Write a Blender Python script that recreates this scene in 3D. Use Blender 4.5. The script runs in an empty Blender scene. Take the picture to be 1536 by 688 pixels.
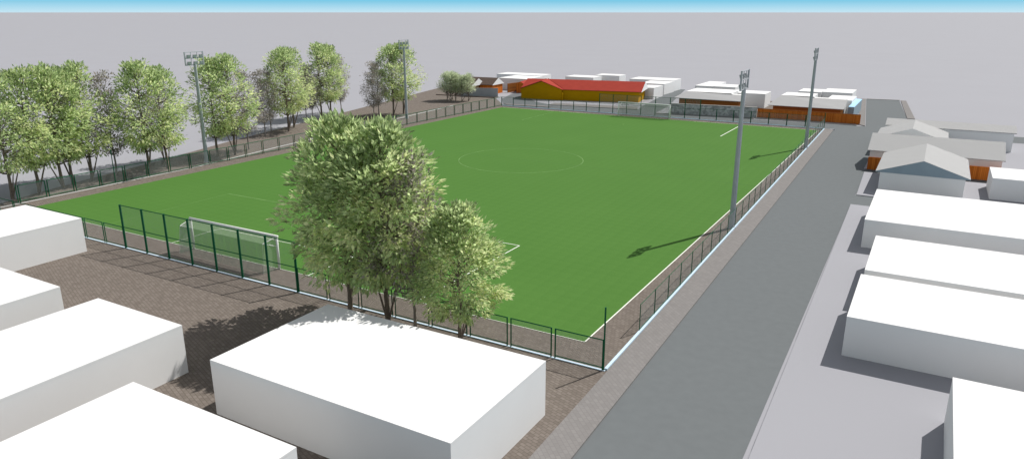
import bpy, bmesh, math, random
from mathutils import Vector, Matrix
R = math.radians
# ---------------------------------------------------------------- camera
scn = bpy.context.scene
cam_d = bpy.data.cameras.new('camera'); cam = bpy.data.objects.new('camera', cam_d)
scn.collection.objects.link(cam); scn.camera = cam
cam.location = (17.641, -40.069, 20.823)
cam.rotation_euler = (math.pi/2 - 0.29159, 0, 0.52462)
cam_d.sensor_fit = 'HORIZONTAL'; cam_d.sensor_width = 36; cam_d.lens = 36*1083.42/1536
cam_d.clip_start = 0.5; cam_d.clip_end = 400000
# ---------------------------------------------------------------- world, sun, exposure
SUN = Vector((5.55, 12.45, 15.3)).normalized()          # towards the sun
elev = math.asin(SUN.z); azim = math.atan2(SUN.x, SUN.y)
w = bpy.data.worlds.new('World'); scn.world = w; w.use_nodes = True
nt = w.node_tree; nt.nodes.clear()
sky = nt.nodes.new('ShaderNodeTexSky'); sky.sky_type = 'NISHITA'; sky.sun_disc = False
sky.sun_elevation = elev; sky.sun_rotation = azim
sky.altitude = 0; sky.air_density = 1.0; sky.dust_density = 0.6; sky.ozone_density = 1.5
bgn = nt.nodes.new('ShaderNodeBackground'); bgn.inputs[1].default_value = 0.10
out = nt.nodes.new('ShaderNodeOutputWorld')
hs = nt.nodes.new('ShaderNodeHueSaturation'); hs.inputs['Saturation'].default_value = .20
nt.links.new(sky.outputs[0], hs.inputs['Color'])
# pale blue band of clear air above the horizon, by true elevation of the direction
tcw = nt.nodes.new('ShaderNodeTexCoord'); sp = nt.nodes.new('ShaderNodeSeparateXYZ'); nt.links.new(tcw.outputs['Generated'], sp.inputs[0])
mr_ = nt.nodes.new('ShaderNodeMapRange'); mr_.inputs[1].default_value = 0; mr_.inputs[2].default_value = .0145; nt.links.new(sp.outputs[2], mr_.inputs[0])
rw = nt.nodes.new('ShaderNodeValToRGB'); rw.color_ramp.elements[0].color = (.56, .79, .90, 1); rw.color_ramp.elements[1].color = (.203, .585, .80, 1)
nt.links.new(mr_.outputs[0], rw.inputs[0])
sc_ = nt.nodes.new('ShaderNodeVectorMath'); sc_.operation = 'SCALE'; sc_.inputs['Scale'].default_value = 1/.10/1.15
nt.links.new(rw.outputs[0], sc_.inputs[0])
fd = nt.nodes.new('ShaderNodeMapRange'); fd.inputs[1].default_value = .05; fd.inputs[2].default_value = .2; nt.links.new(sp.outputs[2], fd.inputs[0])
mw = nt.nodes.new('ShaderNodeMixRGB'); nt.links.new(fd.outputs[0], mw.inputs[0]); nt.links.new(sc_.outputs[0], mw.inputs[1]); nt.links.new(hs.outputs[0], mw.inputs[2])
nt.links.new(mw.outputs[0], bgn.inputs[0]); nt.links.new(bgn.outputs[0], out.inputs[0])
sd = bpy.data.lights.new('sun', 'SUN'); sd.energy = 4.1; sd.angle = R(0.5); sd.color = (1, .965, .92)
so = bpy.data.objects.new('sun', sd); scn.collection.objects.link(so)
so.rotation_euler = (-SUN).to_track_quat('-Z', 'Y').to_euler()
scn.view_settings.view_transform = 'Standard'; scn.view_settings.look = 'None'
scn.view_settings.exposure = 0.2; scn.view_settings.gamma = 1
scn.view_settings.use_curve_mapping = False
scn.cycles.transparent_max_bounces = 24
C = scn.collection
# ---------------------------------------------------------------- materials
def new_mat(name, rough=.8):
    m = bpy.data.materials.new(name); m.use_nodes = True
    b = m.node_tree.nodes['Principled BSDF']; b.inputs['Roughness'].default_value = rough
    b.inputs['Specular IOR Level'].default_value = .04
    return m, m.node_tree, b
def noise_mat(name, col, var=.08, scale=2.0, rough=.8, scale2=None):
    """plain paint / render with a faint mottling"""
    m, t, b = new_mat(name, rough)
    tc = t.nodes.new('ShaderNodeTexCoord'); n = t.nodes.new('ShaderNodeTexNoise')
    n.inputs['Scale'].default_value = scale; n.inputs['Detail'].default_value = 6
    t.links.new(tc.outputs['Object'], n.inputs['Vector'])
    r = t.nodes.new('ShaderNodeValToRGB')
    a = [c*(1-var) for c in col]; z = [min(1, c*(1+var)) for c in col]
    r.color_ramp.elements[0].position = .3; r.color_ramp.elements[1].position = .7
    r.color_ramp.elements[0].color = (*a, 1); r.color_ramp.elements[1].color = (*z, 1)
    t.links.new(n.outputs['Fac'], r.inputs[0]); t.links.new(r.outputs[0], b.inputs['Base Color'])
    return m
def math_node(t, op, a, b=None):
    n = t.nodes.new('ShaderNodeMath'); n.operation = op
    for i, v in enumerate((a, b)):
        if v is None: continue
        if isinstance(v, (int, float)): n.inputs[i].default_value = v
        else: t.links.new(v, n.inputs[i])
    return n.outputs[0]
def paving_mat(name, c1, c2, mortar, size=.42, rot=45, var=.1):
    """herringbone-like block paving: two brick layers turned against each other"""
    m, t, b = new_mat(name, .9)
    tc = t.nodes.new('ShaderNodeTexCoord'); mp = t.nodes.new('ShaderNodeMapping')
    mp.inputs['Rotation'].default_value = (0, 0, R(rot))
    t.links.new(tc.outputs['Object'], mp.inputs[0])
    br = t.nodes.new('ShaderNodeTexBrick'); br.inputs['Scale'].default_value = 1
    br.inputs['Brick Width'].default_value = size; br.inputs['Row Height'].default_value = size*.62
    br.inputs['Mortar Size'].default_value = .018; br.inputs['Bias'].default_value = 0
    br.inputs['Color1'].default_value = (*c1, 1); br.inputs['Color2'].default_value = (*c2, 1)
    br.inputs['Mortar'].default_value = (*mortar, 1)
    t.links.new(mp.outputs[0], br.inputs['Vector'])
    n = t.nodes.new('ShaderNodeTexNoise'); n.inputs['Scale'].default_value = 1.3; n.inputs['Detail'].default_value = 8
    n.inputs['Roughness'].default_value = .7
    t.links.new(tc.outputs['Object'], n.inputs['Vector'])
    mr = t.nodes.new('ShaderNodeMapRange'); mr.inputs[3].default_value = 1-var*2; mr.inputs[4].default_value = 1+var*2
    t.links.new(n.outputs['Fac'], mr.inputs[0])
    mx = t.nodes.new('ShaderNodeVectorMath'); mx.operation = 'SCALE'
    t.links.new(br.outputs['Color'], mx.inputs[0]); t.links.new(mr.outputs[0], mx.inputs['Scale'])
    t.links.new(mx.outputs[0], b.inputs['Base Color'])
    return m
def mesh_mat(name, col, cell, cover):
    """woven wire: diamonds of wire with real gaps between"""
    m, t, b = new_mat(name, .6); b.inputs['Base Color'].default_value = (*col, 1)
    tc = t.nodes.new('ShaderNodeTexCoord'); s = t.nodes.new('ShaderNodeSeparateXYZ')
    t.links.new(tc.outputs['UV'], s.inputs[0])
    u = math_node(t, 'ADD', s.outputs[0], s.outputs[1]); v = math_node(t, 'SUBTRACT', s.outputs[0], s.outputs[1])
    fu = math_node(t, 'FRACT', math_node(t, 'DIVIDE', u, cell)); fv = math_node(t, 'FRACT', math_node(t, 'DIVIDE', v, cell))
    a = math_node(t, 'MAXIMUM', math_node(t, 'LESS_THAN', fu, cover), math_node(t, 'LESS_THAN', fv, cover))
    t.links.new(a, b.inputs['Alpha'])
    return m
def plank_mat(name, c1, c2, width=.16, axis='X', var=.5):
    """vertical (or, for axis Z, horizontal) boards"""
    m, t, b = new_mat(name, .75)
    tc = t.nodes.new('ShaderNodeTexCoord'); s = t.nodes.new('ShaderNodeSeparateXYZ')
    t.links.new(tc.outputs['Object'], s.inputs[0])
    k = s.outputs[2] if axis == 'Z' else math_node(t, 'ADD', s.outputs[0], s.outputs[1])
    d = math_node(t, 'DIVIDE', k, width)
    fl = math_node(t, 'FLOOR', d); fr = math_node(t, 'FRACT', d)
    wn = t.nodes.new('ShaderNodeTexWhiteNoise'); wn.noise_dimensions = '1D'; t.links.new(fl, wn.inputs['W'])
    r = t.nodes.new('ShaderNodeValToRGB')
    r.color_ramp.elements[0].color = (*c1, 1); r.color_ramp.elements[1].color = (*c2, 1)
    t.links.new(wn.outputs['Value'], r.inputs[0])
    gap = math_node(t, 'LESS_THAN', fr, .08)
    mx = t.nodes.new('ShaderNodeMixRGB'); mx.inputs[2].default_value = (*[c*.3 for c in c1], 1)
    t.links.new(gap, mx.inputs[0]); t.links.new(r.outputs[0], mx.inputs[1]); t.links.new(mx.outputs[0], b.inputs['Base Color'])
    return m
def stone_mat(name):
    m, t, b = new_mat(name, .9)
    tc = t.nodes.new('ShaderNodeTexCoord'); v = t.nodes.new('ShaderNodeTexVoronoi'); v.inputs['Scale'].default_value = 2.2
    t.links.new(tc.outputs['Object'], v.inputs['Vector'])
    r = t.nodes.new('ShaderNodeValToRGB'); e = r.color_ramp.elements
    e[0].color = (.24, .24, .235, 1); e[1].color = (.58, .58, .57, 1)
    sx = t.nodes.new('ShaderNodeSeparateColor'); t.links.new(v.outputs['Color'], sx.inputs[0])
    t.links.new(sx.outputs[0], r.inputs[0]); t.links.new(r.outputs[0], b.inputs['Base Color'])
    return m
def grass_mat():
    m, t, b = new_mat('pitch_turf', .95)
    b.inputs['Specular IOR Level'].default_value = .05
    tc = t.nodes.new('ShaderNodeTexCoord')
    n = t.nodes.new('ShaderNodeTexNoise'); n.inputs['Scale'].default_value = 9; n.inputs['Detail'].default_value = 10; n.inputs['Roughness'].default_value = .75
    t.links.new(tc.outputs['Object'], n.inputs['Vector'])
    n2 = t.nodes.new('ShaderNodeTexNoise'); n2.inputs['Scale'].default_value = .12; n2.inputs['Detail'].default_value = 3
    t.links.new(tc.outputs['Object'], n2.inputs['Vector'])
    s = t.nodes.new('ShaderNodeSeparateXYZ'); t.links.new(tc.outputs['Object'], s.inputs[0])
    # rolled turf squares: a thin seam every 1.25 m and a slow drift of tone inside each
    fx = math_node(t, 'FRACT', math_node(t, 'DIVIDE', s.outputs[0], 1.25)); fy = math_node(t, 'FRACT', math_node(t, 'DIVIDE', s.outputs[1], 1.25))
    seam = math_node(t, 'MULTIPLY', math_node(t, 'ADD', fx, fy), .05)
    k = math_node(t, 'ADD', math_node(t, 'MULTIPLY', n.outputs['Fac'], .45), math_node(t, 'MULTIPLY', n2.outputs['Fac'], .15))
    k = math_node(t, 'ADD', k, seam)
    r = t.nodes.new('ShaderNodeValToRGB'); e = r.color_ramp.elements
    e[0].position = .2; e[1].position = .5
    e[0].color = (.062, .155, .030, 1); e[1].color = (.088, .196, .043, 1)
    t.links.new(k, r.inputs[0]); t.links.new(r.outputs[0], b.inputs['Base Color'])
    return m
def leaf_mat(name, col, trans=.55):
    m, t, b = new_mat(name, .65)
    b.inputs['Specular IOR Level'].default_value = .2
    tr = t.nodes.new('ShaderNodeBsdfTranslucent'); mix = t.nodes.new('ShaderNodeMixShader'); mix.inputs[0].default_value = trans
    tc = t.nodes.new('ShaderNodeTexCoord'); n = t.nodes.new('ShaderNodeTexNoise'); n.inputs['Scale'].default_value = 3.5
    t.links.new(tc.outputs['Object'], n.inputs['Vector'])
    r = t.nodes.new('ShaderNodeValToRGB'); e = r.color_ramp.elements; e[0].position = .35; e[1].position = .65
    e[0].color = (*[c*.72 for c in col], 1); e[1].color = (*[min(1, c*1.3) for c in col], 1)
    t.links.new(n.outputs['Fac'], r.inputs[0]); t.links.new(r.outputs[0], b.inputs['Base Color']); t.links.new(r.outputs[0], tr.inputs['Color'])
    o = t.nodes['Material Output']
    t.links.new(b.outputs[0], mix.inputs[1]); t.links.new(tr.outputs[0], mix.inputs[2]); t.links.new(mix.outputs[0], o.inputs['Surface'])
    return m
M = dict(
    ground=noise_mat('pale_ground', (.335, .336, .362), .012, .05),
    road=noise_mat('asphalt', (.150, .163, .168), .03, 1.5, .9),
    walk=paving_mat('pale_sidewalk', (.212, .202, .196), (.238, .227, .220), (.195, .185, .18), .4, 45, .04),
    paving=paving_mat('brown_block_paving', (.156, .133, .115), (.204, .176, .154), (.12, .102, .088), .36, 20, .05),
    turf=grass_mat(),
    line=noise_mat('line_paint', (.78, .80, .72), .06, 3),
    faint=noise_mat('worn_line_paint', (.16, .28, .10), .35, .6),
    dark_line=noise_mat('dark_seam', (.06, .14, .04), .1, 2),
    kerb=noise_mat('kerb_concrete', (.38, .37, .35), .06, 3),
    white_kerb=noise_mat('white_kerb_paint', (.66, .67, .67), .05, 3),
    blue_kerb=noise_mat('pale_blue_kerb', (.56, .69, .80), .04, 3),
    white=noise_mat('white_render', (.76, .76, .755), .012, .6, .85),
    house_grey=noise_mat('light_grey_render', (.80, .80, .79), .012, .8),
    slope_grey=noise_mat('grey_roof_sheet', (.40, .40, .40), .02, .8),
    roof_grey=plank_mat('light_grey_sheet_roof', (.41, .41, .408), (.425, .425, .423), .5),
    slate=noise_mat('slate_board_shaded_blue', (.28, .35, .40), .04, 1),  # slate gable board; on the low building, the shaded tone of its blue
    blue=noise_mat('pale_blue_lit_roofing', (.42, .66, .85), .03, 1),  # lit tone of the low building's blue, put into the colour
    red=noise_mat('red_roofing', (.34, .05, .035), .06, .8),
    ochre=noise_mat('ochre_wall_paint', (.46, .25, .003), .04, .8),
    brown_roof=noise_mat('brown_shingle', (.115, .085, .07), .3, 5),
    wood=plank_mat('orange_timber_boards', (.48, .125, .02), (.66, .20, .035), .2),
    dark_wood=plank_mat('brown_timber_boards', (.22, .085, .025), (.32, .12, .03), .25, 'Z'),
    stone=stone_mat('grey_rubble_stone'),
    grey_wall=noise_mat('plain_grey_wall', (.36, .37, .39), .04, 1),
    green=noise_mat('dark_green_steel', (.014, .105, .05), .1, 4, .5),
    wire=mesh_mat('galvanised_wire', (.27, .31, .30), .11, .115),
    net=mesh_mat('net_cord', (.30, .36, .28), .13, .24),
    goal=noise_mat('white_painted_tube', (.78, .78, .76), .03, 3, .5),
    steel=noise_mat('grey_steel_pole', (.40, .42, .44), .06, 1.2, .5),
    lamp=noise_mat('floodlight_housing', (.3, .31, .32), .08, 3, .5),
    lid=noise_mat('dark_iron', (.04, .045, .05), .2, 4, .6),
    glass=noise_mat('floodlight_glass', (.45, .48, .5), .05, 3, .25),
    bark=noise_mat('brown_bark', (.20, .16, .13), .3, 9, .9),
    twig=noise_mat('grey_twig', (.26, .225, .20), .25, 9, .9),
    l0=leaf_mat('leaf_yellow_green', (.74, .82, .43)),
    l1=leaf_mat('leaf_bright_green', (.62, .73, .37)),
    l2=leaf_mat('leaf_mid_green', (.48, .59, .29)),
    l3=leaf_mat('leaf_dark_green', (.30, .38, .18)),
    s0=leaf_mat('leaf_grey_green', (.40, .38, .32)),
    s1=leaf_mat('leaf_brown_grey', (.30, .265, .235)),
    p0=leaf_mat('leaf_hazed_pale_green', (.62, .67, .48)),  # distance haze of the small trees mixed into the leaf colour
    p1=leaf_mat('leaf_hazed_soft_green', (.56, .63, .42)),  # second small-tree green, also lightened to imitate haze
)
# ---------------------------------------------------------------- builders
def obj(name, bm, mats, parent=None, smooth=False):
    me = bpy.data.meshes.new(name); bm.to_mesh(me); bm.free()
    for m in (mats if isinstance(mats, (list, tuple)) else [mats]): me.materials.append(M[m])
    if smooth:
        for p in me.polygons: p.use_smooth = True
    o = bpy.data.objects.new(name, me); C.objects.link(o); o.parent = parent
    return o
def thing(name, label, cat, loc=(0, 0, 0), rot=0, group=None):
    o = bpy.data.objects.new(name, None); C.objects.link(o)
    o.location = loc; o.rotation_euler = (0, 0, rot); o.empty_display_size = .5
    o['label'] = label; o['category'] = cat
    if group: o['group'] = group
    return o
def struct(name, bm, mat):
    o = obj(name, bm, mat); o['kind'] = 'structure'; return o
def box(bm, x0, x1, y0, y1, z0, z1, skip=()):
    v = [bm.verts.new(p) for p in ((x0,y0,z0),(x1,y0,z0),(x1,y1,z0),(x0,y1,z0),(x0,y0,z1),(x1,y0,z1),(x1,y1,z1),(x0,y1,z1))]
    F = dict(bot=(3,2,1,0), top=(4,5,6,7), front=(0,1,5,4), right=(1,2,6,5), back=(2,3,7,6), left=(3,0,4,7))
    for k, f in F.items():
        if k not in skip: bm.faces.new([v[i] for i in f])
def poly(bm, pts, z, thick=0):
    top = [bm.verts.new((x, y, z)) for x, y in pts]; f = bm.faces.new(top)
    if f.normal.z < 0 or sum((pts[i][0]*pts[(i+1)%len(pts)][1]-pts[(i+1)%len(pts)][0]*pts[i][1]) for i in range(len(pts))) < 0: f.normal_flip()
    if thick:
        low = [bm.verts.new((x, y, z-thick)) for x, y in pts]
        for i in range(len(pts)):
            j = (i+1) % len(pts); bm.faces.new((top[i], top[j], low[j], low[i]))
        bmesh.ops.recalc_face_normals(bm, faces=bm.faces)
def tube(bm, a, b, r0, r1=None, n=6, cap=True):
    r1 = r0 if r1 is None else r1
    a, b = Vector(a), Vector(b); d = (b-a)
    if d.length < 1e-6: return
    q = d.to_track_quat('Z', 'Y')
    A = [bm.verts.new(a + q @ Vector((r0*math.cos(2*math.pi*i/n), r0*math.sin(2*math.pi*i/n), 0))) for i in range(n)]
    B = [bm.verts.new(b + q @ Vector((r1*math.cos(2*math.pi*i/n), r1*math.sin(2*math.pi*i/n), 0))) for i in range(n)]
    for i in range(n): bm.faces.new((A[i], A[(i+1)%n], B[(i+1)%n], B[i]))
    if cap: bm.faces.new(A[::-1]); bm.faces.new(B)
def copy_tree(o, parent=None):
    c = o.copy(); C.objects.link(c); c.parent = parent
    for ch in o.children: copy_tree(ch, c)
    return c
# ================================================================= SETTING
# --- ground to the horizon
bm = bmesh.new(); poly(bm, [(-90000, -90000), (90000, -90000), (90000, 90000), (-90000, 90000)], 0); struct('ground', bm, 'ground')
def L(p, q, t): return (p[0]+(q[0]-p[0])*t, p[1]+(q[1]-p[1])*t)
# the fence / street line runs from (2.70,-3.0) to (0.70,105.5): x as a function of y
def sx(y, off=0): return 2.66 - .0186*(y+3) + off
# --- brown block paving
bm = bmesh.new()
poly(bm, [(sx(-60, .25), -60), (sx(-12, .25), -12), (sx(106.2), 106.2), (-69.3, 106.2), (-78.6, 118.0), (-79.3, 121), (-84, 123.5), (-96, 137), (-106.8, 134), (-93.5, 80), (-84, 40), (-79.4, 24.4), (-75.8, 9.6), (-71.6, -4), (-71.6, -60)], .010)
struct('paving', bm, 'paving')
# --- main road, beyond-the-junction stretch, cross street, side street
bm = bmesh.new()
poly(bm, [(5.1, -60), (12.9, -60), (11.2, 47.9), (11.2, 106), (12.4, 112.7), (13.4, 128.7), (10.3, 163.3), (3.0, 162.3), (7.1, 112.7), (-34, 111.2), (-35.5, 124), (-43.4, 163), (-46.4, 163), (-40.5, 120), (-39.2, 113.9), (-58.8, 111.8), (-66.5, 116.5), (-73.2, 125), (-77.5, 150), (-81, 150), (-79.6, 127), (-76.5, 117.5), (-69.3, 106.25), (2.3, 106.25)], .018)
struct('road', bm, 'road')
bm = bmesh.new(); poly(bm, [(11.2, 104), (44, 105.6), (44, 113), (12.4, 112.4)], .014); struct('cross_street', bm, 'road')
bm = bmesh.new(); poly(bm, [(11.0, 47.4), (20, 47.4), (20, 52.6), (11.0, 52.6)], .022); poly(bm, [(10.9, 67.2), (26, 67.2), (26, 69.6), (10.9, 69.6)], .022)
struct('driveway', bm, 'road')
# --- sidewalks with kerbs
bm = bmesh.new()
poly(bm, [(sx(-60, .27), -60), (sx(-60, 2.2), -60), (sx(104.2, 1.75), 104.2), (sx(105.3, 1.0), 105.3), (sx(105.3, .27), 105.3)], .13, .13)
struct('sidewalk', bm, 'walk')
bm = bmesh.new(); poly(bm, [(5.6, 114.3), (7.0, 112.8), (2.9, 162.4), (1.7, 162.4)], .13, .13); poly(bm, [(13.5, 128), (14.9, 128), (11.8, 162.6), (10.6, 162.9)], .13, .13)
struct('far_sidewalk', bm, 'walk')
bm = bmesh.new(); poly(bm, [(3, 162.4), (10.4, 163.4), (10.4, 163.8), (3, 162.9)], .13, .13); struct('road_end_kerb', bm, 'kerb')
bm = bmesh.new(); poly(bm, [(-60.5, 112.0), (-39.2, 114.1), (-41.0, 118.6), (-60.5, 115.4)], .13, .13); poly(bm, [(-70.5, 108.5), (-58.5, 110.2), (-59.0, 108.0), (-68.5, 106.9)], .13, .13)
struct('verge_paving', bm, 'walk')
bm = bmesh.new(); poly(bm, [(-13.4, 112.9), (5.5, 112.9), (5.3, 114.5), (-13.4, 114.6)], .13, .13)
poly(bm, [(-33.5, 109.6), (-13.6, 112.4), (-13.6, 113.6), (-33.5, 110.9)], .13, .13); struct('street_verge', bm, 'walk')
# --- raised lots on the right
bm = bmesh.new(); poly(bm, [(12.35, -60), (12.35-.0, -8), (11.2, 47.4), (60, 47.4), (60, -60)], .12, .12)
poly(bm, [(11.3, 52.6), (10.85, 67.2), (60, 67.2), (60, 52.6)], .12, .12)
poly(bm, [(10.6, 69.6), (10.6, 103.8), (60, 104.8), (60, 69.6)], .12, .12)
struct('raised_lot', bm, 'ground')
bm = bmesh.new(); poly(bm, [(-31, 112.2), (-13.4, 114), (5.6, 114.8), (1.5, 146), (-33, 146)], .05); struct('yard', bm, 'paving')
# --- low kerbs that carry the fences
bm = bmesh.new()
poly(bm, [(-71.2, -3.12), (2.74, -3.12), (2.74, -2.98), (-71.2, -2.98)], .06, .05)
poly(bm, [(sx(-2.94, -.02), -2.94), (sx(-2.94, .17), -2.94), (sx(105.4, .13), 105.4), (sx(105.4, -.02), 105.4)], .14, .14)
poly(bm, [(-69.3, 105.5), (sx(105.5), 105.5), (sx(105.5), 105.75), (-69.3, 105.75)], .14, .14)
struct('fence_kerb', bm, 'blue_kerb')
bm = bmesh.new(); poly(bm, [(-70.75, -2.9), (-70.85, 24), (-73.1, 41.5), (-79.4, 100), (-79.2, 100), (-72.9, 41.5), (-70.71, 24), (-70.62, -2.9)], .06, .05)
struct('paving_kerb', bm, 'white_kerb')
# --- the pitch
W, LN = 67.67, 103.0; mid = -W/2
bm = bmesh.new(); poly(bm, [(-W, 0), (0, 0), (0, LN), (-W, LN)], .030); struct('pitch', bm, 'turf')
def strip(bm, a, b, w, z=.036):
    d = (Vector(b)-Vector(a)).normalized(); n = Vector((-d.y, d.x))*w/2
    poly(bm, [tuple(Vector(a)+n), tuple(Vector(a)-n), tuple(Vector(b)-n), tuple(Vector(b)+n)], z)
bm = bmesh.new()
t = .11
strip(bm, (-W, 0), (0, 0), .06); strip(bm, (0, .06), (0, LN), .10); strip(bm, (-W+.05, LN), (-.08, LN), .07)
PW, PD, S6 = 20.0, 15.73, 8.8
strip(bm, (mid+S6, .06), (mid+S6, 5.5), t); strip(bm, (mid-S6, .06), (mid-S6, 5.5), .07); strip(bm, (mid-S6+.05, 5.5), (mid+S6-.07, 5.5), .07)
strip(bm, (mid+PW, .06), (mid+PW, PD), t); strip(bm, (mid+8, PD), (mid+PW-.07, PD), .09); strip(bm, (mid+PW, LN-PD), (mid+PW, LN-.05), .16)
struct('pitch_lines', bm, 'line')
bm = bmesh.new()
strip(bm, (mid-PW, .06), (mid-PW, PD), .05); strip(bm, (mid-PW+.05, PD), (mid+7.98, PD), .11); strip(bm, (mid-PW, LN-PD), (mid-PW, LN-.05), .1)
N = 96
for i in range(N):
    a0, a1 = 2*math.pi*i/N, 2*math.pi*(i+1)/N
    pts = [(mid+r*math.cos(a), LN/2+r*math.sin(a)) for r, a in ((9.10, a0), (9.20, a0), (9.20, a1), (9.10, a1))]
    poly(bm, pts, .036)
poly(bm, [(mid+.2*math.cos(k*math.pi/4), LN-11+.2*math.sin(k*math.pi/4)) for k in range(8)], .036)
struct('pitch_circle_lines', bm, 'faint')
bm = bmesh.new(); strip(bm, (-W+.1, LN/2), (-.1, LN/2), .09, .033); struct('halfway_seam', bm, 'dark_line')
bm = bmesh.new(); poly(bm, [(-96, 116.3), (-79, 118.0), (-79, 118.4), (-96, 116.7)], .2, .2); struct('low_kerb_with_shade', bm, 'brown_roof')  # real kerb; its dark brown also paints in the thin shadow along it
# ================================================================= FENCES
def quad_uv(bm, pts, uvs):
    uv = bm.loops.layers.uv.verify(); v = [bm.verts.new(p) for p in pts]; f = bm.faces.new(v)
    for l, c in zip(f.loops, uvs): l[uv].uv = c
def panel(parent, x0, x1, h, name='panel_frame', r=.042, pr=.052, midrail=None, z0=.14):
    """one framed panel in the fence's own x/z plane, its wire mesh a sub-part"""
    bm = bmesh.new()
    for x in (x0, x1): tube(bm, (x, 0, z0-.12), (x, 0, h), pr, n=4)
    tube(bm, (x0, 0, h-.03), (x1, 0, h-.03), r, n=4); tube(bm, (x0, 0, z0+.06), (x1, 0, z0+.06), r, n=4)
    if midrail: tube(bm, (x0, 0, midrail), (x1, 0, midrail), r, n=4)
    f = obj(name, bm, 'green', parent)
    bm = bmesh.new(); quad_uv(bm, [(x0, 0, z0+.06), (x1, 0, z0+.06), (x1, 0, h-.03), (x0, 0, h-.03)], [(x0, z0), (x1, z0), (x1, h), (x0, h)])
    obj('wire_mesh', bm, 'wire', f)
    return f
def post(parent, x, h, r=.06):
    bm = bmesh.new(); tube(bm, (x, 0, .0), (x, 0, h), r, n=6); tube(bm, (x, 0, h), (x, 0, h+.02), r*1.15, n=6)
    return obj('post', bm, 'green', parent)
# near fence: local +x runs along world -x from the street corner
f = thing('mesh_fence', 'dark green mesh fence behind the near goal, tall only in its middle', 'fence', (2.62, -3.05, 0), math.pi)
post(f, 0, 4.13, .055)
g_ = .14
joints = [-.8, -4.0, -7.15, -10.3, -13.5, -16.65, -19.8, -23.0]
xs = [0.0] + [2.62-j for j in joints]
for a, b in zip(xs[:-1], xs[1:]): panel(f, a+(g_ if a else .06), b-g_, 2.05)
tall = [2.62+23.0+i*(21.9/7) for i in range(8)]
for a, b in zip(tall[:-1], tall[1:]): panel(f, a, b, 4.13, 'tall_panel_frame', midrail=2.05)
for a in tall: post(f, a, 4.13, .095)
x = tall[-1]
while x < 71: panel(f, x+g_, x+3.15-g_, 2.05); x += 3.15
# right fence
p0, p1 = Vector((sx(3.3), 3.3)), Vector((sx(105.4), 105.4)); d = p1-p0
f = thing('mesh_fence', 'long low dark green mesh fence between the pitch and the main road', 'fence', (p0.x, p0.y, 0), math.atan2(d.y, d.x))
n = 32; s_ = d.length/n
for i in range(n): panel(f, i*s_+.02, (i+1)*s_-.02, 2.05, r=.025, pr=.032)
post(f, d.length, 3.0, .07)
# far fence
f = thing('mesh_fence', 'dark green mesh fence behind the far goal along the cross street', 'fence', (sx(105.6), 105.62, 0), math.pi)
X0 = sx(105.6)
x = 0.0
edge = X0 - (mid+11.0)
n = 7; s_ = edge/n
for i in range(n): panel(f, i*s_+.04, (i+1)*s_-.04, 2.35, r=.03, pr=.055)
for i in range(7): panel(f, edge+i*22/7, edge+(i+1)*22/7, 4.1, 'tall_panel_frame', r=.03, pr=.06, midrail=2.05)
for i in range(8): post(f, edge+i*22/7, 4.1, .085)
n = 8; s_ = (X0+69.4-edge-22)/n
for i in range(n): panel(f, edge+22+i*s_+.04, edge+22+(i+1)*s_-.04, 2.1, r=.03, pr=.05)
# left fence
p0, p1 = Vector((-71.05, .9)), Vector((-69.4, 105.6)); d = p1-p0
f = thing('mesh_fence', 'long low dark green mesh fence on the tree side of the pitch', 'fence', (p0.x, p0.y, 0), math.atan2(d.y, d.x))
n = 33; s_ = d.length/n
for i in range(n): panel(f, i*s_+.14, (i+1)*s_-.14, 2.05, r=.045, pr=.065)
post(f, 11.4, 4.3, .06); post(f, -.1, 2.1, .06)
# ================================================================= GOALS
def goal(y, back, label):
    t = thing('football_goal', label, 'goal', (mid, y, 0), 0 if back < 0 else math.pi, 'goals at the two ends of the pitch')
    G, H = 5.52, 2.9
    for s in (-1, 1):
        bm = bmesh.new(); tube(bm, (s*G, 0, .02), (s*G, 0, H), .11, n=10); obj('goalpost', bm, 'goal', t, True)
        bm = bmesh.new(); tube(bm, (s*G, -.05, H-.05), (s*(G-.25), -1.3, H-.35), .035); tube(bm, (s*(G-.25), -1.3, H-.35), (s*G, -.05, H-.85), .035)
        tube(bm, (s*(G-.25), -1.3, H-.35), (s*(G-.1), -1.6, .03), .008)
        obj('net_bracket', bm, 'goal', t)
    bm = bmesh.new(); tube(bm, (-G-.11, 0, H), (G+.11, 0, H), .11, n=10); obj('crossbar', bm, 'goal', t, True)
    bm = bmesh.new(); g = G-.12; nx = 14
    prof = [(-.06, H-.06), (-.7, H-.22), (-1.25, H-.36), (-1.45, 1.4), (-1.6, .05)]
    for (ya, za), (yb, zb) in zip(prof[:-1], prof[1:]):
        l = math.hypot(yb-ya, zb-za)
        for i in range(nx):
            xa, xb = -g+2*g*i/nx, -g+2*g*(i+1)/nx
            quad_uv(bm, [(xa, ya, za), (xb, ya, za), (xb, yb, zb), (xa, yb, zb)], [(xa, 0), (xb, 0), (xb, l), (xa, l)])
    for s in (-1, 1):
        for (ya, za), (yb, zb) in zip(prof[:-1], prof[1:]):
            quad_uv(bm, [(s*g, ya, .05), (s*g, ya, za), (s*g, yb, zb), (s*g, yb, .04)], [(ya, .05), (ya, za), (yb, zb), (yb, .04)])
    obj('net', bm, 'net', t)
    return t
goal(0, -1, 'white goal with net at the near end, seen through the tall green fence')
goal(LN, 1, 'white goal with net at the far end in front of the yellow building')
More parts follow.
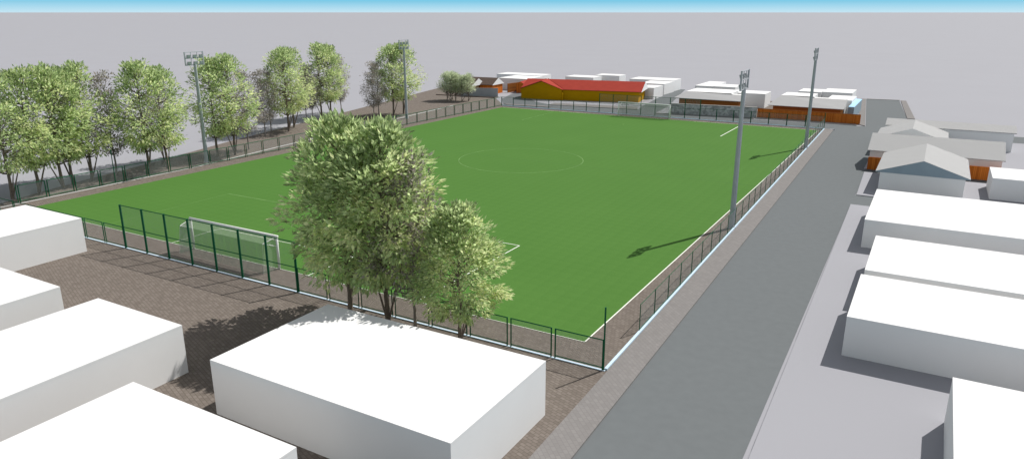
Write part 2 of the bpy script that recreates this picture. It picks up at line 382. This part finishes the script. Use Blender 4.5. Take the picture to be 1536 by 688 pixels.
# ================================================================= FLOODLIGHTS
def flood():
    t = thing('floodlight_mast', '', 'floodlight')
    t['group'] = 'floodlight masts round the pitch'
    bm = bmesh.new(); tube(bm, (0, 0, 0), (0, 0, 13.9), .29, .20, n=8); obj('pole', bm, 'steel', t)
    bm = bmesh.new(); tube(bm, (0, 0, 0), (0, 0, .06), .42, n=8); tube(bm, (0, 0, .06), (0, 0, .3), .32, n=8); obj('base_plate', bm, 'steel', t)
    bm = bmesh.new()
    for y in (-1.45, 1.45): box(bm, -.08, .08, y-.07, y+.07, 13.75, 15.6)
    box(bm, -.05, .05, -1.379, 1.379, 15.5, 15.58)
    for z in (13.76, 14.68): box(bm, -.06, .06, -1.379, 1.379, z, z+.1)
    for y in (-.5, .5): box(bm, -.03, .03, y-.03, y+.03, 13.862, 15.498)
    fr = obj('lamp_frame', bm, 'steel', t)
    for z in (14.1, 15.02):
        for y in (-.98, 0, .98):
            bm = bmesh.new(); box(bm, .075, .2, y-.27, y+.27, z-.22, z+.22); box(bm, .0, .074, y-.1, y+.1, z-.1, z+.1)
            bmesh.ops.rotate(bm, verts=bm.verts, cent=(.1, y, z), matrix=Matrix.Rotation(R(18), 3, 'Y'))
            lm = obj('floodlight', bm, 'lamp', t)
            bm = bmesh.new(); box(bm, .203, .215, y-.24, y+.24, z-.18, z+.18)
            bmesh.ops.rotate(bm, verts=bm.verts, cent=(.1, y, z), matrix=Matrix.Rotation(R(18), 3, 'Y'))
            obj('glass', bm, 'glass', lm)
    return t
fl = flood()
spots = [(1.80, 31.5, math.pi, 'grey floodlight mast beside the main road, the nearer of the two on the road side'),
         (.95, 82.5, math.pi, 'grey floodlight mast beside the main road, the farther of the two on the road side'),
         (-72.4, 27.1, 0, 'grey floodlight mast before the leafy trees at left, nearer of the tree side pair'),
         (-75.4, 77.6, 0, 'grey floodlight mast on the tree side, the farther one before the last big tree')]
for i, (x, y, r, lab) in enumerate(spots):
    o = fl if i == 0 else copy_tree(fl)
    o.location = (x, y, 0); o.rotation_euler = (0, 0, r); o['label'] = lab
# ================================================================= WHITE BLOCK BUILDINGS
def block(name, label, x0, x1, y0, y1, h, rot=0, group='plain white block buildings', wall='white', roof='white', cat='building', z0=0.0):
    cx, cy = (x0+x1)/2, (y0+y1)/2; hx, hy = (x1-x0)/2, (y1-y0)/2
    t = thing(name, label, cat, (cx, cy, z0), rot, group)
    h -= z0
    bm = bmesh.new(); box(bm, -hx, hx, -hy, hy, 0, h-.12, ('top',)); obj('wall', bm, wall, t)
    bm = bmesh.new(); box(bm, -hx-.004, hx+.004, -hy-.004, hy+.004, h-.12, h); obj('roof', bm, roof, t)
    return t
block('block_building', 'white flat roofed block in the foreground centre, right in front of the leafy trees', -13.55, 1.9, -18.1, -9.3, 3.24)
block('block_building', 'white flat roofed block cut by the bottom edge of the photo, nearest at bottom left', -15, -3.7, -40, -21.5, 3.15)
block('block_building', 'white flat roofed block at left between the bottom corner block and the small edge block', -27.4, -19, -38, -15.8, 3.11)
block('block_building', 'small white flat roofed block at the left edge, second back from the fence', -39.3, -31.6, -32, -15.9, 3.12)
block('block_building', 'white flat roofed block at the left edge closest to the pitch fence', -56.4, -47.15, -24, -5.4, 3.14)
block('block_building', 'white flat roofed block right of the road, just before the slate gabled house', 13.75, 36, 30.9, 44.5, 2.77, z0=.12)
block('block_building', 'white flat roofed block right of the road, middle one of three close together', 15.05, 36, 16.1, 25.9, 2.77, z0=.12)
block('block_building', 'white flat roofed block right of the road, front one of three close together', 14.9, 36, 6.2, 14.95, 2.77, z0=.12)
block('block_building', 'white flat roofed block in the bottom right corner of the photo', 20.55, 40, -24, .45, 2.77, z0=.12)
block('block_building', 'white block at the right edge partly hiding the timber fence', 24.8, 40, 58.0, 65.2, 2.6, z0=.12)
# far blocks
FB = [('small white block beside the right end of the yellow building', -47.2, -43.3, 136, 143, 2.78),
      ('white block with a bright side wall behind the right end of the yellow building', -51, -44.2, 146.7, 154.9, 2.8),
      ('long white block with dark front, last one along the side street', -57.2, -44.7, 155.2, 162.6, 3.0),
      ('white block peeking over the red roof, left one of two', -74.7, -66, 150, 156, 3.3),
      ('white block peeking over the red roof, right one of two', -68.4, -61, 157, 162, 3.5),
      ('white block behind the timber and stone house, left one with the higher looking roof', -35, -30.6, 143, 156.5, 3.2),
      ('low white block adjoining on the right behind the timber and stone house', -30.55, -25, 143.2, 150.3, 3.2),
      ('white block right of the timber house behind the near road side mast', -23.3, -15.4, 131, 137.6, 3.2),
      ('white flat block at the back, left half of the pair beside the far mast', -10.1, -5.1, 141.7, 149, 3.2),
      ('white flat block at the back, right half of the pair beside the far mast', -5.05, 1.4, 142.8, 152, 3.2),
      ('small white block next to the pale blue roof at the junction', -2.1, 2.9, 127.2, 136.6, 3.2),
      ('white block behind the brown roofed house', -89.5, -80.4, 137.5, 147, 3.2),
      ('long white block farthest away behind the brown roofed house', -96.5, -81.6, 148, 154.5, 3.3)]
for lab, x0, x1, y0, y1, h in FB: block('block_building', lab, x0, x1, y0, y1, h)
t = block('low_building', 'low building with pale blue flat roof at the corner of the junction', 2.9, 4.0, 121, 137, 2.6, group=None, wall='slate', roof='blue')  # one blue throughout: lit tone painted on the roof, shaded tone on the wall
# ================================================================= GABLED HOUSES
def prism(bm, x0, x1, y0, y1, z0, z1, axis='y', base=.1):
    """gable roof: eaves at z0 (with a small fascia of height base), ridge z1 along axis; returns end faces"""
    if axis == 'y':
        xm = (x0+x1)/2
        A = [(x0, y0, z0-base), (x1, y0, z0-base), (x1, y0, z0), (xm, y0, z1), (x0, y0, z0)]
        B = [(p[0], y1, p[2]) for p in A]
    else:
        ym = (y0+y1)/2
        A = [(x0, y1, z0-base), (x0, y0, z0-base), (x0, y0, z0), (x0, ym, z1), (x0, y1, z0)]
        B = [(x1, p[1], p[2]) for p in A]
    a = [bm.verts.new(p) for p in A]; b = [bm.verts.new(p) for p in B]
    ends = [bm.faces.new(a), bm.faces.new(b[::-1])]
    for i in range(5):
        j = (i+1) % 5; bm.faces.new((a[j], a[i], b[i], b[j]))
    bmesh.ops.recalc_face_normals(bm, faces=bm.faces)
    return ends
def gabled(name, label, x0, x1, y0, y1, eave, ridge, axis, wall, roof, end, inset=.4, loc=(0, 0), rot=0, group=None, z0=0):
    t = thing(name, label, 'house', (loc[0], loc[1], z0), rot, group)
    eave -= z0; ridge -= z0
    i = inset
    bm = bmesh.new()
    if axis == 'y': box(bm, x0+i, x1-i, y0+.06, y1-.06, 0, eave-.101, ('top',))
    else: box(bm, x0+.3, x1-.3, y0+i, y1-i, 0, eave-.101, ('top',))
    obj('wall', bm, wall, t)
    bm = bmesh.new(); ends = prism(bm, x0, x1, y0, y1, eave, ridge, axis)
    bmesh.ops.delete(bm, geom=ends, context='FACES_ONLY'); obj('roof', bm, roof, t)
    # gable boards: thin prisms closing the two ends
    for s in (0, 1):
        bm = bmesh.new()
        if axis == 'y':
            ya = y0-.004 if s == 0 else y1-.05; prism(bm, x0+.005, x1-.005, ya, ya+.054, eave-.012, ridge-.012, axis, .085)
        else:
            xa = x0-.004 if s == 0 else x1-.05; prism(bm, xa, xa+.054, y0+.005, y1-.005, eave-.012, ridge-.012, axis, .085)
        obj('gable_board', bm, end, t)
    return t
gabled('gabled_house', 'light grey house right of the road with a slate blue front gable', 12.8, 22.6, 55.6, 69.4, 2.6, 4.25, 'y', 'house_grey', 'roof_grey', 'slate', .5, z0=.12)
gabled('gabled_house', 'light grey house with a small plain grey gable showing over the long ribbed roof', 10.7, 20.4, 82.7, 93.4, 2.6, 4.25, 'y', 'house_grey', 'roof_grey', 'house_grey', .5, z0=.12)
gabled('long_house', 'long light grey house with a ribbed roof amid the grey houses at right', 10.7, 26.75, 70.4, 81.0, 2.6, 4.25, 'x', 'house_grey', 'roof_grey', 'house_grey', .5, z0=.12)
gabled('long_house', 'long low light grey house, rearmost of the grey houses at right', 11.3, 29.4, 93.8, 100.2, 3.1, 3.85, 'x', 'house_grey', 'roof_grey', 'house_grey', .25, z0=.12)
# --- yellow hall
A0 = Vector((-72.5, 120.5)); ang = math.atan2(5.75, 29.0)
t = thing('sports_hall', 'long ochre yellow building with a red roof behind the far goal', 'building', (A0.x, A0.y, 0), ang)
LEN, DEP, EV, RG = 29.4, 11.3, 2.62, 4.55
bm = bmesh.new(); box(bm, 0, LEN, .3, DEP-.3, 0, EV-.101, ('top',)); obj('wall', bm, 'ochre', t)
bm = bmesh.new(); ends = prism(bm, -.2, LEN+.7, 0, DEP, EV, RG, 'x'); bmesh.ops.delete(bm, geom=ends, context='FACES_ONLY'); obj('roof', bm, 'red', t)
for xa in (-.204, LEN+.65):
    bm = bmesh.new(); prism(bm, xa, xa+.054, .005, DEP-.005, EV-.012, RG-.012, 'x', .085); obj('gable_board', bm, 'white', t)
# front wing: ochre gable wall under a red cross roof
bm = bmesh.new(); GW = 10.6
g0, g1 = -.15, GW
v = [bm.verts.new(p) for p in ((0, -.35, 0), (GW-.1, -.35, 0), (GW-.1, -.35, EV-.05), (GW/2, -.35, RG-.12), (0, -.35, EV-.05))]
w_ = [bm.verts.new((p.co.x, .28, p.co.z)) for p in v]
bm.faces.new(v); bm.faces.new(w_[::-1])
for i in range(5): bm.faces.new((v[(i+1)%5], v[i], w_[i], w_[(i+1)%5]))
bmesh.ops.recalc_face_normals(bm, faces=bm.faces)
obj('gable_wall', bm, 'ochre', t)
bm = bmesh.new()
for s, xe in ((-1, g0-.15), (1, g1+.15)):
    a = [(GW/2, -.6, RG), (xe, -.6, EV-.06), (xe, .5, EV-.06), (GW/2, DEP/2, RG)]
    up = [bm.verts.new((x, y, z+.08)) for x, y, z in a]; lo = [bm.verts.new((x, y, z-.02)) for x, y, z in a]
    bm.faces.new(up); bm.faces.new(lo[::-1])
    for i in range(4): bm.faces.new((up[i], lo[i], lo[(i+1)%4], up[(i+1)%4]))
bmesh.ops.recalc_face_normals(bm, faces=bm.faces)
obj('wing_roof', bm, 'red', t)
bm = bmesh.new(); tube(bm, (g1+.15, .35, EV+.1), (GW/2, DEP/2, RG+.1), .07, n=5); obj('valley_flashing', bm, 'red', t)
bm = bmesh.new(); box(bm, 10.75, 10.95, -1.0, -.6, 0, 1.7); box(bm, 10.7, 11.0, -1.05, -.55, 1.702, 1.8); obj('pillar', bm, 'ochre', t)
# --- orange timber annexe left of the hall
gabled('timber_shed', 'small orange timber annexe with a red roof at the left end of the yellow building', 0, 2.6, 0, 5, 2.3, 3.0, 'y', 'wood', 'red', 'wood', .2, (-80.6, 131.6), ang)
# --- timber and stone houses beyond the cross street
def lean(name, label, x0, x1, ye, yr, yb, eave, ridge, xr, wall, group=None):
    """house with a grey front roof slope and a white flat roof behind it"""
    t = thing(name, label, 'house', ((x0+x1)/2, ye, 0), 0, group); ox, oy = (x0+x1)/2, ye
    a, b = x0-ox, x1-ox; r = yr-oy; k = yb-oy
    bm = bmesh.new(); box(bm, a+1.0, b-.7, .6, r+1.5, 0, eave-.05, ('top',)); obj('wall', bm, wall, t)
    bm = bmesh.new()
    pts = [(a, 0, eave), (b, 0, eave), (b-.1, r, ridge-.25), (xr-ox+.4, r, ridge-.2), (xr-ox, r, ridge), (a+1.4, r, ridge)]
    up = [bm.verts.new(p) for p in pts]; lo = [bm.verts.new((p[0], p[1], p[2]-.1)) for p in pts]
    bm.faces.new(up); bm.faces.new(lo[::-1])
    for i in range(6): bm.faces.new((up[i], lo[i], lo[(i+1)%6], up[(i+1)%6]))
    bmesh.ops.recalc_face_normals(bm, faces=bm.faces); obj('roof_slope', bm, 'slope_grey', t)
    bm = bmesh.new(); box(bm, a+1.4, xr-ox, r+.01, k, 0, ridge-.004); obj('flat_roof_block', bm, 'white', t)
    bm = bmesh.new(); box(bm, xr-ox+.01, b-.5, r+.01, r+2.5, 0, ridge-.32); obj('side_wall', bm, 'house_grey', t)
    return t
lean('timber_house', 'brown timber house under a light grey roof behind the rubble stone wall', -33, -18.3, 120.2, 124.4, 133, 2.5, 3.62, -21.5, 'dark_wood')
lean('timber_house', 'wide timber house under a light grey roof behind the orange board fence', -12.1, 2.5, 117.3, 123.5, 130.5, 2.45, 3.95, -4.3, 'dark_wood')
def wall_thing(name, label, cat, p0, p1, h, th, mat, cap=None, z0=0, posts=0):
    p0, p1 = Vector(p0), Vector(p1); d = p1-p0
    t = thing(name, label, cat, (p0.x, p0.y, z0), math.atan2(d.y, d.x)); h -= z0
    bm = bmesh.new(); box(bm, 0, d.length, -th/2, th/2, 0, h); obj('panel', bm, mat, t)
    if cap:
        bm = bmesh.new(); box(bm, -.03, d.length+.03, -th/2-.04, th/2+.04, h+.002, h+.09); obj('coping', bm, cap, t)
    for i in range(posts+1 if posts else 0):
        x = d.length*i/posts
        bm = bmesh.new(); box(bm, x-.06, x+.06, -th/2-.07, -th/2-.003, 0, h-.02); obj('post', bm, mat, t)
    return t
wall_thing('stone_wall', 'grey rubble stone wall across the street from the far goal', 'wall', (-31.2, 111.8), (-13.5, 114.0), 2.15, .4, 'stone', 'kerb')
wall_thing('timber_fence', 'orange board fence on the far side of the cross street by the junction', 'fence', (-13.4, 114.75), (5.85, 114.7), 1.85, .08, 'wood', 'dark_wood', posts=8)
wall_thing('timber_fence', 'orange board fence between the gabled grey house and the white block at the right edge', 'fence', (22.9, 69.25), (28, 69.25), 1.85, .08, 'wood', None, .12, posts=2)
wall_thing('timber_fence', 'short orange board fence on the road side of the grey houses', 'fence', (11.05, 69.25), (12.9, 69.25), 1.85, .08, 'wood', None, .12, posts=1)
wall_thing('plain_wall', 'plain grey wall in front of the brown roofed house', 'wall', (-88.5, 116.9), (-79.7, 120.9), 2.1, .15, 'grey_wall', 'kerb')
wall_thing('boundary_wall', 'brown timber wall along the side street left of the yellow building', 'wall', (-82.6, 130.8), (-80.8, 150), 2.4, .2, 'dark_wood')
# --- brown roofed houses
gabled('brown_roof_house', 'house with a brown shingle roof and a white triangular gable near the small trees', -9, 0, 0, 6.7, 2.55, 4.15, 'x', 'wood', 'brown_roof', 'white', .35, (-83.3, 124.2), R(4))
gabled('brown_roof_house', 'brown roofed house with a white gable half hidden by the small trees', -4, 0, 0, 7.4, 2.5, 4.15, 'x', 'dark_wood', 'brown_roof', 'white', .35, (-86.8, 119.6), R(4))
# ================================================================= TREES
def leaf(bm, p, d, up, ln, wd, mi):
    """pointed leaf, folded along the midrib"""
    s = d.cross(up)
    if s.length < 1e-4: return
    s.normalize(); n = s.cross(d).normalized()
    a = bm.verts.new(p); m = bm.verts.new(p+d*ln*.5-n*wd*.12); e = bm.verts.new(p+d*ln)
    l = bm.verts.new(p+d*ln*.45+s*wd*.5+n*wd*.1); r = bm.verts.new(p+d*ln*.45-s*wd*.5+n*wd*.1)
    for q in ((a, l, m), (l, e, m), (a, m, r), (m, e, r)):
        f = bm.faces.new(q); f.material_index = mi
def leaf_simple(bm, p, d, up, ln, wd, mi):
    s = d.cross(up)
    if s.length < 1e-4: return
    s.normalize()
    v = [bm.verts.new(q) for q in (p, p+d*ln*.45+s*wd*.5, p+d*ln, p+d*ln*.45-s*wd*.5)]
    bm.faces.new(v).material_index = mi
def rv(rg): 
    while 1:
        v = Vector((rg.uniform(-1, 1), rg.uniform(-1, 1), rg.uniform(-1, 1)))
        if .05 < v.length < 1: return v
PROF = [(.22, .3), (.27, .55), (.35, .86), (.42, 1.0), (.52, .97), (.62, .87), (.72, .8), (.82, .66), (.9, .46), (.97, .22), (1.0, .12)]
def prof(t):
    for (a, ra), (b, rb) in zip(PROF[:-1], PROF[1:]):
        if a <= t <= b: return ra+(rb-ra)*(t-a)/(b-a)
    return 0
def make_tree(seed, H=14.6, rad=4.7, n_clump=120, per=52, ls=.55, lw=.25, crown_mats=('l0', 'l1', 'l2', 'l3'), sparse=False, bark='bark'):
    rg = random.Random(seed)
    t = thing('leafy_tree', '', 'tree')
    # lobes make the outline uneven
    lobes = [(rg.uniform(0, 6.28), rg.uniform(.3, .95), rg.uniform(.72, 1.12)) for _ in range(9)]
    def rmax(a, z):
        k = 1
        for la, lz, lk in lobes:
            dd = math.cos(a-la)
            if dd > .6 and abs(z-lz) < .13: k *= lk
        return prof(z)*rad*k
    clumps = []
    for i in range(n_clump):
        z = rg.uniform(.235 if H > 8 else .4, .985); a = rg.uniform(0, 6.283); rr = rmax(a, z)*math.sqrt(rg.uniform(.12, .92))
        clumps.append(Vector((math.cos(a)*rr, math.sin(a)*rr, z*H)))
    # wood
    bm = bmesh.new()
    r0 = min(.22, H*.017) if not sparse else .13
    pts = [Vector((0, 0, -.05)), Vector((.05, .04, H*.12)), Vector((-.08, .1, H*.28)), Vector((.1, -.05, H*.48)), Vector((.0, .1, H*.68)), Vector((.05, 0, H*.88))]
    rs = [r0, r0*.82, r0*.66, r0*.45, r0*.27, r0*.1]
    for i in range(5): tube(bm, pts[i], pts[i+1], rs[i], rs[i+1], 7, False)
    tr = obj('trunk', bm, bark, t, True)
    if not sparse:
        for s in range(2):
            a = rg.uniform(0, 6.28)+s*2.6; bm = bmesh.new()
            p = Vector((0, 0, 0.0)); q = Vector((math.cos(a)*.75, math.sin(a)*.75, H*.15)); u = Vector((math.cos(a)*1.7, math.sin(a)*1.7, H*.33))
            tube(bm, p, q, r0*.42, r0*.34, 6, False); tube(bm, q, u, r0*.34, r0*.12, 6, False)
            obj('side_stem', bm, bark, t, True)
    bm = bmesh.new()
    for c in clumps:
        zt = max(H*.2, min(H*.85, c.z-rg.uniform(.8, 2.2))); k = min(4, int(zt/H/.22)); 
        # point on the trunk
        for i in range(5):
            if pts[i].z <= zt <= pts[i+1].z:
                f = (zt-pts[i].z)/(pts[i+1].z-pts[i].z); b0 = pts[i].lerp(pts[i+1], f); break
        m = b0.lerp(c, .5)+Vector((0, 0, -.35)); rb = .055 if not sparse else .03
        tube(bm, b0, m, rb, rb*.6, 4, False); tube(bm, m, c, rb*.6, rb*.2, 4, False)
        if sparse:
            for _ in range(5):
                e = c+rv(rg)*.9; tube(bm, c, e, .014, .006, 3, False)
    obj('branches', bm, bark, t)
    # foliage
    bm = bmesh.new(); fn = leaf_simple if (sparse or H < 8) else leaf
    nm = len(crown_mats)
    for c in clumps:
        cen = Vector((0, 0, H*.5)); outw = (c-cen); outw.z *= .6; outw.normalize()
        low = 1-(c.z/H)
        tone = rg.gauss(0, .9) + (2.0*(1-low) if nm == 4 else 0) + (-.1 if nm == 4 else .5)
        cr = rg.uniform(.65, 1.25)
        for j in range(per):
            o = rv(rg); o.z *= .7; p = c+o*cr
            d = (outw*.8+o*.8+Vector((0, 0, rg.uniform(-.55, .35)))+rv(rg)*.5).normalized()
            up = (Vector((0, 0, 1))+rv(rg)*.9).normalized()
            mi = int(max(0, min(nm-1, round(tone+rg.gauss(0, .75)))))
            sc = rg.uniform(.7, 1.25); fn(bm, p, d, up, ls*sc, lw*sc, mi)
    o = obj('crown', bm, crown_mats, t)
    return t
def place(t, x, y, s, rz, label, group, cat='tree', first=set(), sy=None):
    if t.name in first: t = copy_tree(t)
    else: first.add(t.name)
    t.location = (x, y, 0.01); t.scale = (s, s, s if sy is None else sy); t.rotation_euler = (0, 0, rz)
    t['label'] = label; t['group'] = group
    return t
T1 = make_tree(11, n_clump=165, per=44, rad=5.0); T2 = make_tree(23, n_clump=165, per=44, rad=4.8)
TA = make_tree(5, n_clump=125, per=30, ls=.5, lw=.22); TB = make_tree(8, n_clump=125, per=30, ls=.5, lw=.22)
SP = make_tree(31, H=12, rad=3.0, n_clump=90, per=34, ls=.26, lw=.15, crown_mats=('s0', 's1'), sparse=True, bark='twig')
SP.name = 'sparse_tree'
SM = make_tree(44, H=6.6, rad=2.1, n_clump=60, per=42, ls=.3, lw=.16, crown_mats=('p0', 'p0', 'p1', 'p1'))
GF = 'trees growing between the near fence and the front block'; GL = 'row of trees along the left side of the pitch'; GS = 'thin greyish trees in the left row'
place(T1, -16.6, -4.2, .95, .3, 'large leafy tree before the near fence, leftmost in front of the pitch', GF)
place(T2, -13.1, -4.2, .95, 2.1, 'large leafy tree before the near fence, between the leftmost one and the thin one', GF)
place(SP, -10.75, -4.2, 1.0, 1.0, 'thin sparse tree standing between the two large trees and the smaller one at the fence', GF)
place(T1, -7.05, -4.2, .66, 4.2, 'smaller leafy tree before the near fence, rightmost in front of the pitch', GF, sy=.63)
LT = [(TB, -73.7, 1.5, 1.0, 'leafy tree at the very left edge of the photo'),
      (TA, -74.3, 4.8, .99, 'leafy tree second from the left edge, trunk alone between two fence posts'),
      (TB, -74.2, 7.6, 1.0, 'leafy tree, left one of two trunks standing close together near the left edge'),
      (TA, -75.6, 9.6, .97, 'leafy tree, right one of two trunks standing close together near the left edge'),
      (TB, -75.6, 12.1, 1.0, 'leafy tree just left of the tall green fence post'),
      (TA, -72.8, 18.3, 1.0, 'leafy tree between the tall green fence post and the nearer left mast'),
      (TB, -73.2, 21.4, .93, 'leafy tree closest to the left of the nearer left mast'),
      (TA, -74.6, 30.8, .98, 'leafy tree just right of the nearer left mast'),
      (TB, -73.4, 33.0, 1.0, 'leafy tree second right of the nearer left mast'),
      (TB, -83.7, 53.5, 1.0, 'tall leafy tree, left trunk of the narrow clump right of the grey sparse trees'),
      (TA, -86.5, 57.5, .97, 'tall leafy tree, right trunk of the narrow clump right of the grey sparse trees'),
      (TB, -91.0, 69.5, 1.0, 'tall leafy tree in the second clump, left trunk of the group'),
      (TA, -91.6, 72.8, .98, 'tall leafy tree in the second clump, right trunk of the group'),
      (TB, -81.0, 80.3, .97, 'leafy tree left of the farther left mast, last big clump of the row'),
      (TA, -80.3, 82.8, 1.0, 'leafy tree right behind the farther left mast, last big one of the row')]
for i, (tt, x, y, s, lab) in enumerate(LT): place(tt, x, y, s, i*1.37, lab, GL)
ST = [(-75.9, 15.6, 1.1, 'thin sparse tree behind the tall green fence post'),
      (-78.5, 24.5, .95, 'thin sparse tree behind the leafy trees left of the nearer mast'),
      (-75.4, 37.3, 1.0, 'thin greyish tree past the leafy pair right of the nearer mast, closest to fence'),
      (-83.7, 48.0, .93, 'thin greyish tree in the middle of the bare gap in the left row'),
      (-86.0, 51.5, .9, 'thin greyish tree touching the left side of the narrow clump'),
      (-90.9, 65.1, .9, 'thin greyish tree between the two tall clumps, left one'),
      (-91.4, 67.2, .88, 'thin greyish tree between the two tall clumps, right one'),
      (-93.8, 78.2, .95, 'thin greyish tree on the right side of the second tall clump'),
      (-81.4, 74.6, .92, 'thin greyish tree left of the last big clump, left one of two'),
      (-83.6, 78.6, .9, 'thin greyish tree left of the last big clump, right one of two')]
for i, (x, y, s, lab) in enumerate(ST): place(SP, x, y, s, i*1.9+.4, lab, GS)
SM.name = 'small_tree'
GT = 'small pale trees beside the brown roofed house'
for i, (x, y, s, lab) in enumerate([(-86.8, 108.3, 1.0, 'small pale tree, first from the left in the cluster by the brown roofed house'),
      (-85.0, 107.4, .97, 'small pale tree, second from the left in the cluster by the brown roofed house'),
      (-86.2, 109.8, 1.0, 'small pale tree, third from the left in the cluster by the brown roofed house'),
      (-84.2, 108.3, .98, 'small pale tree, fourth from the left in the cluster by the brown roofed house'),
      (-82.2, 108.0, .9, 'small pale tree, fifth from the left in the cluster by the brown roofed house'),
      (-81.1, 109.2, .97, 'small pale tree, rightmost in the cluster by the brown roofed house')]):
    place(SM, x, y, s, i*1.1, lab, GT)

# --- dark drain cover by the end of the roadside pavement
t = thing('drain_cover', 'small dark metal cover in the ground at the far end of the sidewalk', 'drain cover', (2.35, 104.9, .02))
bm = bmesh.new(); tube(bm, (0, 0, 0), (0, 0, .03), .42, n=14); obj('frame', bm, 'steel', t)
bm = bmesh.new(); tube(bm, (0, 0, .032), (0, 0, .05), .36, n=14); obj('lid', bm, 'lid', t)
